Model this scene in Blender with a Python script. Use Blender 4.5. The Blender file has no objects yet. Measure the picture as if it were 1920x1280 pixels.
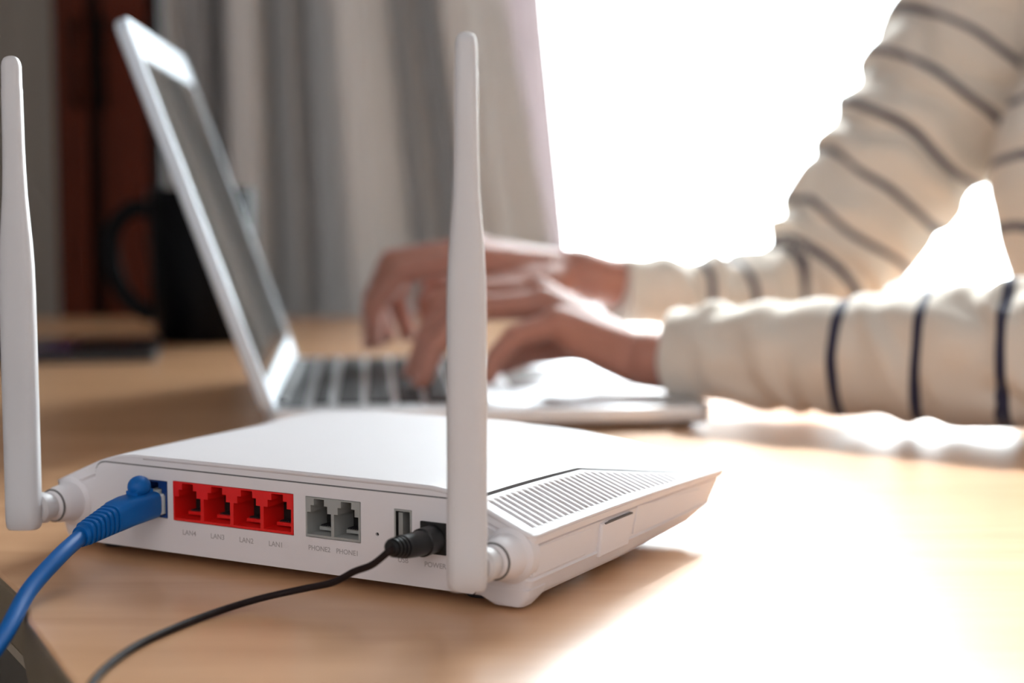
import bpy, bmesh, math, random
from mathutils import Vector, Matrix, noise
from mathutils.geometry import tessellate_polygon
R = math.radians
random.seed(4)
S = bpy.context.scene
C = S.collection
TABLE = 0.75                      # height of the table top above the floor (m)

# ------------------------------------------------------------------ camera, world, lights, exposure
cam = bpy.data.cameras.new('camera'); camo = bpy.data.objects.new('camera', cam); C.objects.link(camo)
camo.location = (0, 0, TABLE + .1526); camo.rotation_euler = (R(90 - 5.43), 0, 0)
cam.sensor_width = 36; cam.lens = 36 * 3079 / 1920; cam.clip_start = .02; cam.clip_end = 100
cam.dof.use_dof = True; cam.dof.focus_distance = .63; cam.dof.aperture_fstop = 5.2
S.camera = camo
S.view_settings.view_transform = 'Standard'; S.view_settings.look = 'None'
S.view_settings.gamma = 1; S.view_settings.use_curve_mapping = False
S.view_settings.exposure = 0.0
W = bpy.data.worlds.new('sky'); S.world = W; W.use_nodes = True
bg = W.node_tree.nodes['Background']; bg.inputs[0].default_value = (.90, .95, 1, 1); bg.inputs[1].default_value = 19.0

sun = bpy.data.lights.new('sun', 'SUN'); sun.energy = 8.5; sun.angle = R(3.5); sun.color = (1, .985, .97)
suno = bpy.data.objects.new('sun', sun); suno.rotation_euler = (R(-53), 0, R(1.8)); suno.location = (0, 4, 5); C.objects.link(suno)

def area(name, loc, rot, sx, sy, power, col):
    l = bpy.data.lights.new(name, 'AREA'); l.shape = 'RECTANGLE'; l.size = sx; l.size_y = sy
    l.energy = power; l.color = col
    o = bpy.data.objects.new(name, l); o.location = loc; o.rotation_euler = rot; C.objects.link(o); return l
portal = area('window_portal', (.93, 2.2, TABLE + .505), (R(-90), 0, 0), 2.66, 2.2, 1, (1, 1, 1)); portal.cycles.is_portal = True
area('added_fill', (-.3, -1.2, TABLE + .95), (R(62), 0, R(-8)), 1.6, .9, 8.8, (1, .90, .85))  # added fill behind the camera, brightens faces turned away from the window

# ------------------------------------------------------------------ materials
def mat(name, col, rough=.5, metal=0, spec=.5, noise_amt=0, noise_scale=40, bump=0, bump_scale=200, coat=0, sss=0):
    m = bpy.data.materials.new(name); m.use_nodes = True
    nt = m.node_tree; b = nt.nodes['Principled BSDF']
    b.inputs['Base Color'].default_value = (*col, 1); b.inputs['Roughness'].default_value = rough
    b.inputs['Metallic'].default_value = metal; b.inputs['Specular IOR Level'].default_value = spec
    b.inputs['Coat Weight'].default_value = coat
    if sss:
        b.inputs['Subsurface Weight'].default_value = sss; b.inputs['Subsurface Radius'].default_value = (.012, .004, .002); b.inputs['Subsurface Scale'].default_value = 1
    tc = nt.nodes.new('ShaderNodeTexCoord')
    if noise_amt:
        n = nt.nodes.new('ShaderNodeTexNoise'); n.inputs['Scale'].default_value = noise_scale; n.inputs['Detail'].default_value = 4
        mx = nt.nodes.new('ShaderNodeMix'); mx.data_type = 'RGBA'
        mx.inputs[6].default_value = (*[c * (1 - noise_amt) for c in col], 1); mx.inputs[7].default_value = (*[min(1, c * (1 + noise_amt)) for c in col], 1)
        nt.links.new(tc.outputs['Object'], n.inputs['Vector']); nt.links.new(n.outputs['Fac'], mx.inputs[0]); nt.links.new(mx.outputs[2], b.inputs['Base Color'])
    if bump:
        n2 = nt.nodes.new('ShaderNodeTexNoise'); n2.inputs['Scale'].default_value = bump_scale; n2.inputs['Detail'].default_value = 3
        bp = nt.nodes.new('ShaderNodeBump'); bp.inputs['Strength'].default_value = bump; bp.inputs['Distance'].default_value = .001
        nt.links.new(tc.outputs['Object'], n2.inputs['Vector']); nt.links.new(n2.outputs['Fac'], bp.inputs['Height']); nt.links.new(bp.outputs['Normal'], b.inputs['Normal'])
    return m
M_white = mat('white_plastic', (.80, .77, .79), .5, 0, .3, noise_amt=.01, bump=.05, bump_scale=1500)
M_ant = mat('antenna_plastic', (.66, .64, .65), .42, noise_amt=.01)
M_groove = mat('groove_shade', (.14, .13, .13), .7, noise_amt=.1)  # groove shade painted as a dark colour
M_vent = mat('vent_shade_grey', (.13, .12, .125), .8, noise_amt=.1)
M_red = mat('red_plastic', (.80, .012, .010), .35, noise_amt=.05)
M_grey = mat('grey_plastic', (.36, .37, .36), .4, noise_amt=.05)
M_bluep = mat('blue_socket_plastic', (.008, .045, .20), .35, noise_amt=.05)
M_blue = mat('blue_cable_rubber', (.0, .115, .42), .45, 0, .3, noise_amt=.06)
M_black = mat('black_rubber', (.010, .011, .012), .4, 0, .35, noise_amt=.1)
M_blackcable = mat('black_cable_rubber', (.016, .009, .009), .6, 0, .2, noise_amt=.1)
M_dark = mat('dark_cavity', (.006, .006, .006), .6, noise_amt=.1)
M_print = mat('grey_print', (.42, .39, .40), .6, noise_amt=.02)
M_gold = mat('brass_contact', (.8, .55, .2), .3, 1, noise_amt=.05)
M_clear = mat('clear_plug_plastic', (.75, .80, .80), .15, noise_amt=.02)
M_alu = mat('aluminium', (.78, .80, .83), .30, .75, noise_amt=.02)
M_bezel = mat('silver_bezel', (.72, .80, .89), .35, .1, noise_amt=.02)
M_keyblk = mat('black_keys', (.014, .012, .014), .5, 0, .3, noise_amt=.1)
M_screen = mat('dark_glossy_screen', (.03, .028, .026), .10, noise_amt=.1)
M_rubber = mat('rubber_seal', (.03, .03, .035), .6, noise_amt=.1)
M_mug = mat('black_glazed_ceramic', (.002, .002, .003), .3, 0, .1, noise_amt=.2)
M_tablet = mat('tablet_black', (.006, .006, .008), .3, noise_amt=.1)
M_tabglass = mat('purple_reflection_glass', (.05, .03, .11), .12, noise_amt=.1)  # purple reflection painted into the glass colour
M_skin = mat('skin', (.46, .205, .15), .48, noise_amt=.16, noise_scale=60, bump=.25, bump_scale=600, sss=.12)
M_nail = mat('finger_nail', (.62, .33, .27), .3, noise_amt=.05)
M_hair = mat('dark_hair', (.03, .02, .015), .5, noise_amt=.4, noise_scale=120, bump=.5)
M_eye = mat('eye_white', (.8, .78, .75), .15, noise_amt=.02)
M_trouser = mat('dark_trouser_cloth', (.03, .035, .06), .85, noise_amt=.2)
M_wall = mat('painted_wall', (.62, .61, .62), .85, noise_amt=.03, noise_scale=3, bump=.1)
M_ceil = mat('white_ceiling_paint', (.75, .74, .75), .9, noise_amt=.02, noise_scale=3)
M_floor = mat('brown_floor', (.17, .13, .10), .5, noise_amt=.3, noise_scale=6)
M_frame = mat('white_window_frame', (.75, .75, .75), .4, noise_amt=.02)
M_cab = mat('dark_red_stained_wood', (.072, .011, .003), .6, 0, .15, noise_amt=.35, noise_scale=9)
M_cabdark = mat('near_black_wood', (.008, .002, .001), .6, 0, .1, noise_amt=.3, noise_scale=9)
M_ground = mat('outdoor_paving', (.05, .05, .052), .9, noise_amt=.1, noise_scale=1)
M_brownedge = mat('table_edge_banding', (.20, .145, .085), .5, noise_amt=.1)
M_lip = mat('pale_edge_lip', (.42, .34, .25), .5, noise_amt=.1)
M_metal = mat('steel', (.5, .5, .5), .3, 1, noise_amt=.05)

def wood_mat():
    m = bpy.data.materials.new('light_oak_laminate'); m.use_nodes = True; nt = m.node_tree; b = nt.nodes['Principled BSDF']
    tc = nt.nodes.new('ShaderNodeTexCoord'); mp = nt.nodes.new('ShaderNodeMapping'); mp.inputs['Scale'].default_value = (1.2, 9, 9); mp.inputs['Rotation'].default_value = (0, 0, R(8))
    n = nt.nodes.new('ShaderNodeTexNoise'); n.inputs['Scale'].default_value = 4; n.inputs['Detail'].default_value = 5; n.inputs['Distortion'].default_value = .6
    r = nt.nodes.new('ShaderNodeValToRGB'); r.color_ramp.elements[0].color = (.66, .365, .19, 1); r.color_ramp.elements[1].color = (.82, .475, .265, 1)
    r.color_ramp.elements[0].position = .25; r.color_ramp.elements[1].position = .75
    nt.links.new(tc.outputs['Object'], mp.inputs[0]); nt.links.new(mp.outputs[0], n.inputs['Vector']); nt.links.new(n.outputs['Fac'], r.inputs[0]); nt.links.new(r.outputs[0], b.inputs['Base Color'])
    b.inputs['Roughness'].default_value = .27; b.inputs['Specular IOR Level'].default_value = .95
    return m
M_wood = wood_mat()

def curtain_mat(name, col, trans, opac=1):
    m = bpy.data.materials.new(name); m.use_nodes = True; nt = m.node_tree; nt.nodes.clear()
    out = nt.nodes.new('ShaderNodeOutputMaterial'); d = nt.nodes.new('ShaderNodeBsdfDiffuse'); t = nt.nodes.new('ShaderNodeBsdfTranslucent')
    mx = nt.nodes.new('ShaderNodeMixShader'); mx.inputs[0].default_value = trans
    tc = nt.nodes.new('ShaderNodeTexCoord'); n = nt.nodes.new('ShaderNodeTexNoise'); n.inputs['Scale'].default_value = 400
    cm = nt.nodes.new('ShaderNodeMix'); cm.data_type = 'RGBA'; cm.inputs[6].default_value = (*[c * .93 for c in col], 1); cm.inputs[7].default_value = (*col, 1)
    nt.links.new(tc.outputs['Object'], n.inputs['Vector']); nt.links.new(n.outputs['Fac'], cm.inputs[0])
    nt.links.new(cm.outputs[2], d.inputs[0]); nt.links.new(cm.outputs[2], t.inputs[0])
    nt.links.new(d.outputs[0], mx.inputs[1]); nt.links.new(t.outputs[0], mx.inputs[2])
    last = mx
    if opac < 1:
        tr = nt.nodes.new('ShaderNodeBsdfTransparent'); m2 = nt.nodes.new('ShaderNodeMixShader'); m2.inputs[0].default_value = opac
        nt.links.new(tr.outputs[0], m2.inputs[1]); nt.links.new(mx.outputs[0], m2.inputs[2]); last = m2
    nt.links.new(last.outputs[0], out.inputs[0]); return m
M_curt = curtain_mat('grey_curtain_cloth', (.50, .485, .48), .20)
M_curt2 = curtain_mat('dark_grey_curtain_cloth', (.36, .32, .28), .05)
M_sheer = curtain_mat('sheer_pink_white_cloth', (.47, .42, .43), .5, .985)

def pane_mat():
    m = bpy.data.materials.new('window_glass'); m.use_nodes = True; nt = m.node_tree; nt.nodes.clear()
    out = nt.nodes.new('ShaderNodeOutputMaterial'); g = nt.nodes.new('ShaderNodeBsdfGlossy'); g.inputs['Roughness'].default_value = .02
    t = nt.nodes.new('ShaderNodeBsdfTransparent'); t.inputs[0].default_value = (.96, .98, .97, 1)
    f = nt.nodes.new('ShaderNodeFresnel'); f.inputs[0].default_value = 1.3; mx = nt.nodes.new('ShaderNodeMixShader')
    nt.links.new(f.outputs[0], mx.inputs[0]); nt.links.new(t.outputs[0], mx.inputs[1]); nt.links.new(g.outputs[0], mx.inputs[2]); nt.links.new(mx.outputs[0], out.inputs[0])
    return m
M_pane = pane_mat()

def sweater_mat():
    m = bpy.data.materials.new('striped_knit'); m.use_nodes = True; nt = m.node_tree; b = nt.nodes['Principled BSDF']
    b.inputs['Roughness'].default_value = .9; b.inputs['Sheen Weight'].default_value = .3
    a = nt.nodes.new('ShaderNodeAttribute'); a.attribute_name = 'band'
    fr = nt.nodes.new('ShaderNodeMath'); fr.operation = 'FRACT'
    r = nt.nodes.new('ShaderNodeValToRGB'); r.color_ramp.interpolation = 'EASE'
    cream = (.73, .675, .60, 1); navy = (.018, .02, .055, 1)
    e = r.color_ramp.elements; e[0].position = 0; e[0].color = cream; e[1].position = 1; e[1].color = cream
    for p, c in ((.425, cream), (.445, navy), (.555, navy), (.575, cream)):
        x = e.new(p); x.color = c
    nt.links.new(a.outputs['Fac'], fr.inputs[0]); nt.links.new(fr.outputs[0], r.inputs[0]); nt.links.new(r.outputs[0], b.inputs['Base Color'])
    w = nt.nodes.new('ShaderNodeMath'); w.operation = 'MULTIPLY'; w.inputs[1].default_value = 250
    s = nt.nodes.new('ShaderNodeMath'); s.operation = 'SINE'
    bp = nt.nodes.new('ShaderNodeBump'); bp.inputs['Strength'].default_value = .25; bp.inputs['Distance'].default_value = .0006
    nt.links.new(a.outputs['Fac'], w.inputs[0]); nt.links.new(w.outputs[0], s.inputs[0]); nt.links.new(s.outputs[0], bp.inputs['Height']); nt.links.new(bp.outputs['Normal'], b.inputs['Normal'])
    return m
M_knit = sweater_mat()

# ------------------------------------------------------------------ helpers (mm in, metres out)
def V(x, y, z): return Vector((x, y, z)) * .001
def thing(name, label, cat, loc, rz=0, group=None):
    o = bpy.data.objects.new(name, None); C.objects.link(o); o.location = loc; o.rotation_euler = (0, 0, rz)
    o.empty_display_size = .02; o['label'] = label; o['category'] = cat
    if group: o['group'] = group
    return o
def obj(name, bm, m, parent=None, smooth=False, bevel=0, seg=2, angle=35, label=None):
    me = bpy.data.meshes.new(name); bmesh.ops.recalc_face_normals(bm, faces=bm.faces) if smooth != 'keep' else None
    bm.to_mesh(me); bm.free()
    for mm in (m if isinstance(m, (list, tuple)) else [m]): me.materials.append(mm)
    o = bpy.data.objects.new(name, me); C.objects.link(o)
    if parent: o.parent = parent
    if bevel:
        b = o.modifiers.new('bevel', 'BEVEL'); b.width = bevel * .001; b.segments = seg; b.limit_method = 'ANGLE'; b.angle_limit = R(30); b.harden_normals = False
    if smooth or bevel:
        for p in me.polygons: p.use_smooth = True
        if angle: me.set_sharp_from_angle(angle=R(angle))
    if label: o['label'] = label
    return o
def box(bm, x0, y0, z0, x1, y1, z1, mi=0):
    v = [bm.verts.new(V(x, y, z)) for x in (x0, x1) for y in (y0, y1) for z in (z0, z1)]
    for f in ((0, 1, 3, 2), (4, 6, 7, 5), (0, 4, 5, 1), (2, 3, 7, 6), (0, 2, 6, 4), (1, 5, 7, 3)):
        bm.faces.new([v[i] for i in f]).material_index = mi
    return v
def loft(bm, rings, cap0=True, cap1=True, closed=True, mi=0):
    vr = [[bm.verts.new(p) for p in r] for r in rings]
    n = len(vr[0])
    for a, b in zip(vr, vr[1:]):
        for i in range(n if closed else n - 1):
            j = (i + 1) % n
            try: bm.faces.new((a[i], a[j], b[j], b[i])).material_index = mi
            except ValueError: pass
    if cap0: bm.faces.new(vr[0][::-1]).material_index = mi
    if cap1: bm.faces.new(vr[-1]).material_index = mi
    return vr
def lathe(bm, prof, seg=32, c=(0, 0, 0), axis='Z', cap0=True, cap1=True, mi=0):
    rings = []
    for r, h in prof:
        ring = []
        for k in range(seg):
            a = 2 * math.pi * k / seg; x, y = r * math.cos(a), r * math.sin(a)
            p = (x, y, h) if axis == 'Z' else ((x, h, y) if axis == 'Y' else (h, x, y))
            ring.append(V(p[0] + c[0], p[1] + c[1], p[2] + c[2]))
        rings.append(ring)
    return loft(bm, rings, cap0, cap1, mi=mi)
def catmull(pts, n=8):
    P = [Vector(p) for p in pts]; P = [P[0] * 2 - P[1]] + P + [P[-1] * 2 - P[-2]]; out = []
    for i in range(1, len(P) - 2):
        for k in range(n):
            t = k / n; a, b, c, d = P[i - 1:i + 3]
            out.append(.5 * ((2 * b) + (c - a) * t + (2 * a - 5 * b + 4 * c - d) * t * t + (3 * b - a - 3 * c + d) * t ** 3))
    out.append(P[-2]); return out
def sweep(bm, pts, rad, seg=14, ell=(1, 1), up=Vector((0, 0, 1)), n=8, smooth=True, mi=0):
    P = catmull(pts, n) if smooth else [Vector(p) for p in pts]
    rf = rad if callable(rad) else (lambda t: rad)
    rings = []
    for i, p in enumerate(P):
        d = (P[min(i + 1, len(P) - 1)] - P[max(i - 1, 0)]).normalized()
        s = d.cross(up)
        if s.length < 1e-4: s = d.cross(Vector((0, 1, 0)))
        s.normalize(); u = s.cross(d).normalized(); r = rf(i / (len(P) - 1))
        rings.append([(p + s * (r * ell[0] * math.cos(2 * math.pi * k / seg)) + u * (r * ell[1] * math.sin(2 * math.pi * k / seg))) * .001 for k in range(seg)])
    return loft(bm, rings, mi=mi)
def rrect(x0, y0, x1, y1, r, n=6):
    rs = r if isinstance(r, (tuple, list)) else (r,) * 4     # corners: x0y0, x1y0, x1y1, x0y1
    out = []
    for (cx, cy, a0, rr) in ((x0 + rs[0], y0 + rs[0], 180, rs[0]), (x1 - rs[1], y0 + rs[1], 270, rs[1]), (x1 - rs[2], y1 - rs[2], 0, rs[2]), (x0 + rs[3], y1 - rs[3], 90, rs[3])):
        for k in range(n + 1):
            a = R(a0 + 90 * k / n); out.append((cx + rr * math.cos(a), cy + rr * math.sin(a)))
    return out
def plate_xz(bm, outer, holes, y0, y1, hole_depth=None, mi=0, back=False, hole_mi=None, cap_mi=None):
    """flat plate in the x-z plane at y0 (facing -y) with openings whose walls run back to hole_depth"""
    loops = [[Vector((p[0], p[1], 0)) for p in l] for l in [outer] + holes]
    flat = [p for l in loops for p in l]; tri = tessellate_polygon(loops)
    v = [bm.verts.new(V(p.x, y0, p.y)) for p in flat]
    for t in tri:
        try: bm.faces.new([v[i] for i in t]).material_index = mi
        except ValueError: pass
    i = 0
    for li, l in enumerate(loops):
        n = len(l); yy = y1 if li == 0 else (hole_depth if hole_depth is not None else y1)
        w = [bm.verts.new(V(p.x, yy, p.y)) for p in l]
        for k in range(n):
            f = bm.faces.new((v[i + k], v[i + (k + 1) % n], w[(k + 1) % n], w[k])); f.material_index = mi if li == 0 or hole_mi is None else hole_mi
        if li and cap_mi is not None: bm.faces.new(w).material_index = cap_mi
        i += n
def fuse(name, builders, m, parent, voxel, smooth_it=6, post=None):
    """builders fill a bmesh with overlapping closed shapes; they are fused into one continuous skin"""
    bm = bmesh.new(); builders(bm); me = bpy.data.meshes.new(name); bmesh.ops.recalc_face_normals(bm, faces=bm.faces); bm.to_mesh(me); bm.free()
    t = bpy.data.objects.new('fuse', me); C.objects.link(t)
    r = t.modifiers.new('r', 'REMESH'); r.mode = 'VOXEL'; r.voxel_size = voxel * .001
    s = t.modifiers.new('s', 'SMOOTH'); s.factor = .5; s.iterations = smooth_it
    dg = bpy.context.evaluated_depsgraph_get(); ev = t.evaluated_get(dg)
    me2 = bpy.data.meshes.new_from_object(ev); me2.name = name
    bpy.data.objects.remove(t)
    if post: post(me2)
    me2.materials.clear(); me2.materials.append(m)
    for p in me2.polygons: p.use_smooth = True
    o = bpy.data.objects.new(name, me2); C.objects.link(o)
    if parent: o.parent = parent
    return o
def ball(bm, c, r, sc=(1, 1, 1), rot=None, sub=2):
    g = bmesh.ops.create_icosphere(bm, subdivisions=sub, radius=r * .001)
    mt = Matrix.Translation(V(*c)) @ (rot.to_4x4() if rot else Matrix()) @ Matrix.Diagonal((*sc, 1))
    bmesh.ops.transform(bm, matrix=mt, verts=g['verts'])
def caps(bm, pts, rads, seg=16, ell=(1, 1), flat=False):
    """tapered limb through joints with round ends"""
    P = [Vector(p) for p in pts]
    for (a, ra), (b, rb) in zip(zip(P, rads), zip(P[1:], rads[1:])):
        d = (b - a); L = d.length; d.normalize()
        s = d.cross(Vector((0, 0, 1)));
        if s.length < 1e-3: s = d.cross(Vector((0, 1, 0)))
        s.normalize(); u = s.cross(d)
        rings = [[(p + s * (r * ell[0] * math.cos(2 * math.pi * k / seg)) + u * (r * ell[1] * math.sin(2 * math.pi * k / seg))) * .001 for k in range(seg)] for p, r in ((a, ra), (a.lerp(b, .5), (ra + rb) / 2), (b, rb))]
        loft(bm, rings)
    for i, (p, r) in enumerate(zip(P, rads)):
        if flat and i == 0: continue
        ball(bm, p, r * .995, (1, 1, 1) if ell == (1, 1) else (max(ell), min(ell) * 1.0, min(ell)))
def structure(name, bm, m, parent=None, **k):
    o = obj(name, bm, m, parent, **k)
    if not parent: o['kind'] = 'structure'
    return o
T = TABLE * 1000

# ------------------------------------------------------------------ room shell
X0, X1, Y0, Y1, Z0, Z1 = -1800, 2600, -1800, 2200, 0, 2650
b = bmesh.new(); box(b, X0, Y0, -60, X1, Y1, 0); structure('floor', b, M_floor)
b = bmesh.new(); box(b, X0, Y0, Z1, X1, Y1 + 120, Z1 + 60); structure('ceiling', b, M_ceil)
b = bmesh.new(); box(b, X0 - 80, Y0, 0, X0, Y1 + 120, Z1); structure('wall_left', b, M_wall)
b = bmesh.new(); box(b, X1, Y0, 0, X1 + 80, Y1 + 120, Z1); structure('wall_right', b, M_wall)
b = bmesh.new(); box(b, X0 - 80, Y0 - 80, 0, X1 + 80, Y0, Z1); structure('wall_front', b, M_wall)
WX0, WX1, WZ0, WZ1 = -400, 2260, 150, 2360
b = bmesh.new()
for q in ((X0, 0, WX0, Z1), (WX1, 0, X1, Z1), (WX0, 0, WX1, WZ0), (WX0, WZ1, WX1, Z1)):
    box(b, q[0], Y1, q[1], q[2], Y1 + 120, q[3])
bmesh.ops.remove_doubles(b, verts=b.verts, dist=1e-5); structure('wall_back', b, M_wall)
win = bpy.data.objects.new('window_1', None); C.objects.link(win); win.location = (.93, 2.26, 1.1); win['kind'] = 'structure'
def wl(bm):
    bmesh.ops.translate(bm, vec=-win.location, verts=bm.verts); return bm
for (x0, z0, x1, z1) in ((WX0, WZ0, WX0 + 50, WZ1), (WX1 - 50, WZ0, WX1, WZ1), (WX0 + 50, WZ0, WX1 - 50, WZ0 + 50), (WX0 + 50, WZ1 - 50, WX1 - 50, WZ1), (1130, WZ0 + 50, 1190, WZ1 - 50)):
    b = bmesh.new(); box(b, x0, Y1 + 30, z0, x1, Y1 + 80, z1); obj('window_frame', wl(b), M_frame, win, bevel=3)
for x0, x1 in ((WX0 + 50, 1130), (1190, WX1 - 50)):
    b = bmesh.new(); box(b, x0, Y1 + 52, WZ0 + 50, x1, Y1 + 56, WZ1 - 50); obj('pane', wl(b), M_pane, win)
b = bmesh.new(); box(b, WX0 - 20, Y1 - 40, WZ0 - 25, WX1 + 20, Y1 + 30, WZ0); obj('window_sill', wl(b), M_frame, win, bevel=3)
b = bmesh.new(); box(b, -30000, 2400, -2600, 30000, 60000, -2500); g = structure('ground', b, M_ground)

# ------------------------------------------------------------------ table
tb = thing('table', 'light oak laminate table top with a brown banded edge under the router', 'table', (0, 1.1, 0))
def tl(bm):
    bmesh.ops.translate(bm, vec=-tb.location, verts=bm.verts); return bm
outline = [(-52, 330), (350, 330), (362, 345), (362, 1890), (350, 1905), (-780, 1905), (-791, 1890), (-218, 662), (-183, 600), (-171, 566), (-136, 494), (-56, 337)]
outline = outline[::-1]
b = bmesh.new(); loft(b, [[V(x, y, z) for x, y in outline] for z in (T - 24, T)]); bmesh.ops.recalc_face_normals(b, faces=b.faces)
for f in b.faces:
    if abs(f.normal.z) < .5: f.material_index = 1
obj('table_top', tl(b), [M_wood, M_brownedge], tb, bevel=2.5, seg=4)
b = bmesh.new()
cx, cy = -150, 1150
ins = [(x + (2.5 if x < 300 else -2.5), y) for x, y in outline]
loft(b, [[V(x, y, z) for x, y in ins] for z in (T - 30, T - 24)]); obj('edge_lip', tl(b), M_lip, tb, bevel=1)
for x, y in ((60, 400), (310, 400), (310, 1840), (-680, 1840)):
    b = bmesh.new(); box(b, x - 25, y - 25, 0, x + 25, y + 25, T - 30); obj('leg', tl(b), M_brownedge, tb, bevel=3)

# ------------------------------------------------------------------ router
YAW = -R(28.99)
rt = thing('router', 'white wireless router with red network sockets and two upright antennas', 'router', (-.1639, .6696, TABLE), YAW)
AR = 196.0
def aL(b_): return -34 - 18 * b_ / 185
def top_c(a, b_):
    s = (a - 81) / 115 if a > 81 else (81 - a) / (81 - aL(b_))
    s = min(abs(s), 1.0)
    def prof(tab):
        for (s0, c0), (s1, c1) in zip(tab, tab[1:]):
            if s <= s1:
                t = (s - s0) / (s1 - s0); return c0 + (c1 - c0) * t
        return tab[-1][1]
    back = prof(((0, 43.0), (.62, 42.8), (.70, 41.8), (.765, 39.6), (1, 28)))
    fr = prof(((0, 38), (.33, 37.2), (.57, 34.0), (.83, 29.6), (1, 24.8))) if a > 81 else prof(((0, 38.5), (.33, 38.5), (.57, 38), (.83, 36), (1, 31)))
    return back + (fr - back) * (max(0, b_) / 185) ** 2.0
def corner(a, b_, r=3.5):
    """pull points of the rectangle onto its rounded corners"""
    for (ca, sa, a0) in ((AR - r, 1, AR), (aL(b_) + r, -1, aL(b_))):
        for (cb, sb) in ((r, -1), (185 - r, 1)):
            da, db = (a - ca) * sa, (b_ - cb) * sb
            if da > 0 and db > 0:
                m = max(da, db); L = math.hypot(da, db)
                if L > 0: k = m / L; return ca + sa * da * k, cb + sb * db * k
    return a, b_
def seam(b_):
    return 170 if b_ < 88 else 170 + 24 * ((b_ - 88) / 77) if b_ < 165 else 194
# columns
slots = [(7 + i * 4.35, 7 + i * 4.35 + 2.25) for i in range(30)]
bl = [0, 1.5, 3.5, 5.2]
for s0, s1 in slots: bl += [s0, (s0 + s1) / 2, s1, s1 + .8]
bl += [138, 144, 150, 156, 162, 168, 173, 177, 180, 182.5, 184, 185]
bl = sorted(set(round(x, 3) for x in bl))
nl = 22
def cols(b_):
    sm = seam(b_); L = aL(b_)
    left = [L + (81 - L) * t for t in [0, .01, .025, .045, .07, .11, .15, .19, .225, .26, .30, .34, .38, .43, .5, .6, .7, .8, .9]]
    mid = [81 + (sm - .8 - 81) * t for t in [0, .12, .25, .38, .5, .6, .68, .75, .82, .9, 1]]
    rest = [sm, sm + .8]
    fac = [sm + .8 + (AR - sm - .8) * t for t in [.06, .12, .20, .30, .40, .50, .60, .68, .76, .84, .90, .94, .97, .985, 1]]
    return left + mid + rest + fac
NC = len(cols(0)); i_groove = 19 + 11; i_fac = i_groove + 2
b = bmesh.new(); G = []
for bb in bl:
    row = []
    for i, a in enumerate(cols(bb)):
        c = top_c(a, bb)
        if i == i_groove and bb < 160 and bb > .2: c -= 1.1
        aa, b2 = corner(a, bb)
        row.append(b.verts.new(V(aa, b2, c)))
    G.append(row)
for j in range(len(bl) - 1):
    bm_ = (bl[j] + bl[j + 1]) / 2
    sl = next((k for k, (s0, s1) in enumerate(slots) if s0 - .01 < bm_ < s1 + .01), None)
    for i in range(NC - 1):
        if sl is not None and i_fac + 1 <= i < i_fac + 9: continue
        f = b.faces.new((G[j][i], G[j][i + 1], G[j + 1][i + 1], G[j + 1][i]))
        if i in (i_groove - 1, i_groove): f.material_index = 1  # groove faces coloured dark in place of their shade
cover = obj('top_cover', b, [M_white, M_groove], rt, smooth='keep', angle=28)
sm_ = cover.modifiers.new('solid', 'SOLIDIFY'); sm_.thickness = .0016; sm_.offset = -1
# plain dark sheet added behind the slots to stand for their shade
b = bmesh.new(); r1, r2 = [], []
for k in range(20):
    bb = 5 + 130 * k / 19; sm = seam(bb) + 1.2; r1.append(V(sm, bb, top_c(sm, bb) - 2.6)); e = AR - 3; r2.append(V(e, bb, top_c(e, bb) - 2.6))
loft(b, [r1, r2], False, False, closed=False); obj('vent_shade_sheet', b, M_vent, rt)
# housing: plan outlines stacked from bottom to rim
def plan(inL, inR, inB, inF, n=8):
    out = []
    r = 4
    pts = rrect(-34, 0, AR, 185, r, n)
    # densify straight runs
    dense = []
    for p, q in zip(pts, pts[1:] + pts[:1]):
        L = math.hypot(q[0] - p[0], q[1] - p[1]); k = max(1, int(L / 9))
        for t in range(k): dense.append((p[0] + (q[0] - p[0]) * t / k, p[1] + (q[1] - p[1]) * t / k))
    for a, bb in dense:
        L = aL(bb); u = (a + 34) / 230; a2 = (L + inL) + (AR - inR - L - inL) * u
        b2 = inB + (185 - inB - inF) * bb / 185
        out.append((a, bb, a2, b2, L + (AR - L) * u))
    return out
levels = [(0, 6, 5, 1.6, 34), (.035, 5.0, 4.0, 1.0, 33), (.10, 4.2, 3.2, .7, 30), (.22, 3.0, 2.4, .8, 20), (.30, 2.4, 1.5, .6, 14), (.33, 2.6, 2.2, .6, 13), (.60, 2.2, 1.9, .3, 7), (.80, 1.9, 1.6, .2, 3.2), (.815, 2.6, 2.3, .9, 3.8), (.835, 2.6, 2.3, .9, 3.8), (.85, .9, .6, 0, 1.6), (.945, .3, .2, 0, .6)]
rings = []
for t, iL, iR, iB, iF in levels:
    ring = []
    for a, bb, a2, b2, aw in plan(iL, iR, iB, iF):
        rim = top_c(aw, bb) - 1.0
        base = 4.0 + 2.2 * max(0, (bb - 100) / 85)
        # the split line stays level on the back face
        ring.append(V(a2, b2, base + (rim - base) * t / .945))
    rings.append(ring)
b = bmesh.new(); vr = loft(b, rings, True, False)
cv = b.verts.new(V(81, 95, 27)); n = len(vr[-1])
for i in range(n): b.faces.new((vr[-1][i], vr[-1][(i + 1) % n], cv))
bmesh.ops.recalc_face_normals(b, faces=b.faces)
bx = bmesh.new(); box(bx, -9, -8, 4.9, 171, 15, 38.0); mcut = bpy.data.meshes.new('cut'); bx.to_mesh(mcut); bx.free()
cut = bpy.data.objects.new('cut', mcut); C.objects.link(cut)
hs = obj('housing', b, M_white, None, smooth=True, angle=30)
bo = hs.modifiers.new('b', 'BOOLEAN'); bo.operation = 'DIFFERENCE'; bo.solver = 'EXACT'; bo.object = cut
dg = bpy.context.evaluated_depsgraph_get(); me = bpy.data.meshes.new_from_object(hs.evaluated_get(dg)); me.name = 'housing'
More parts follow.
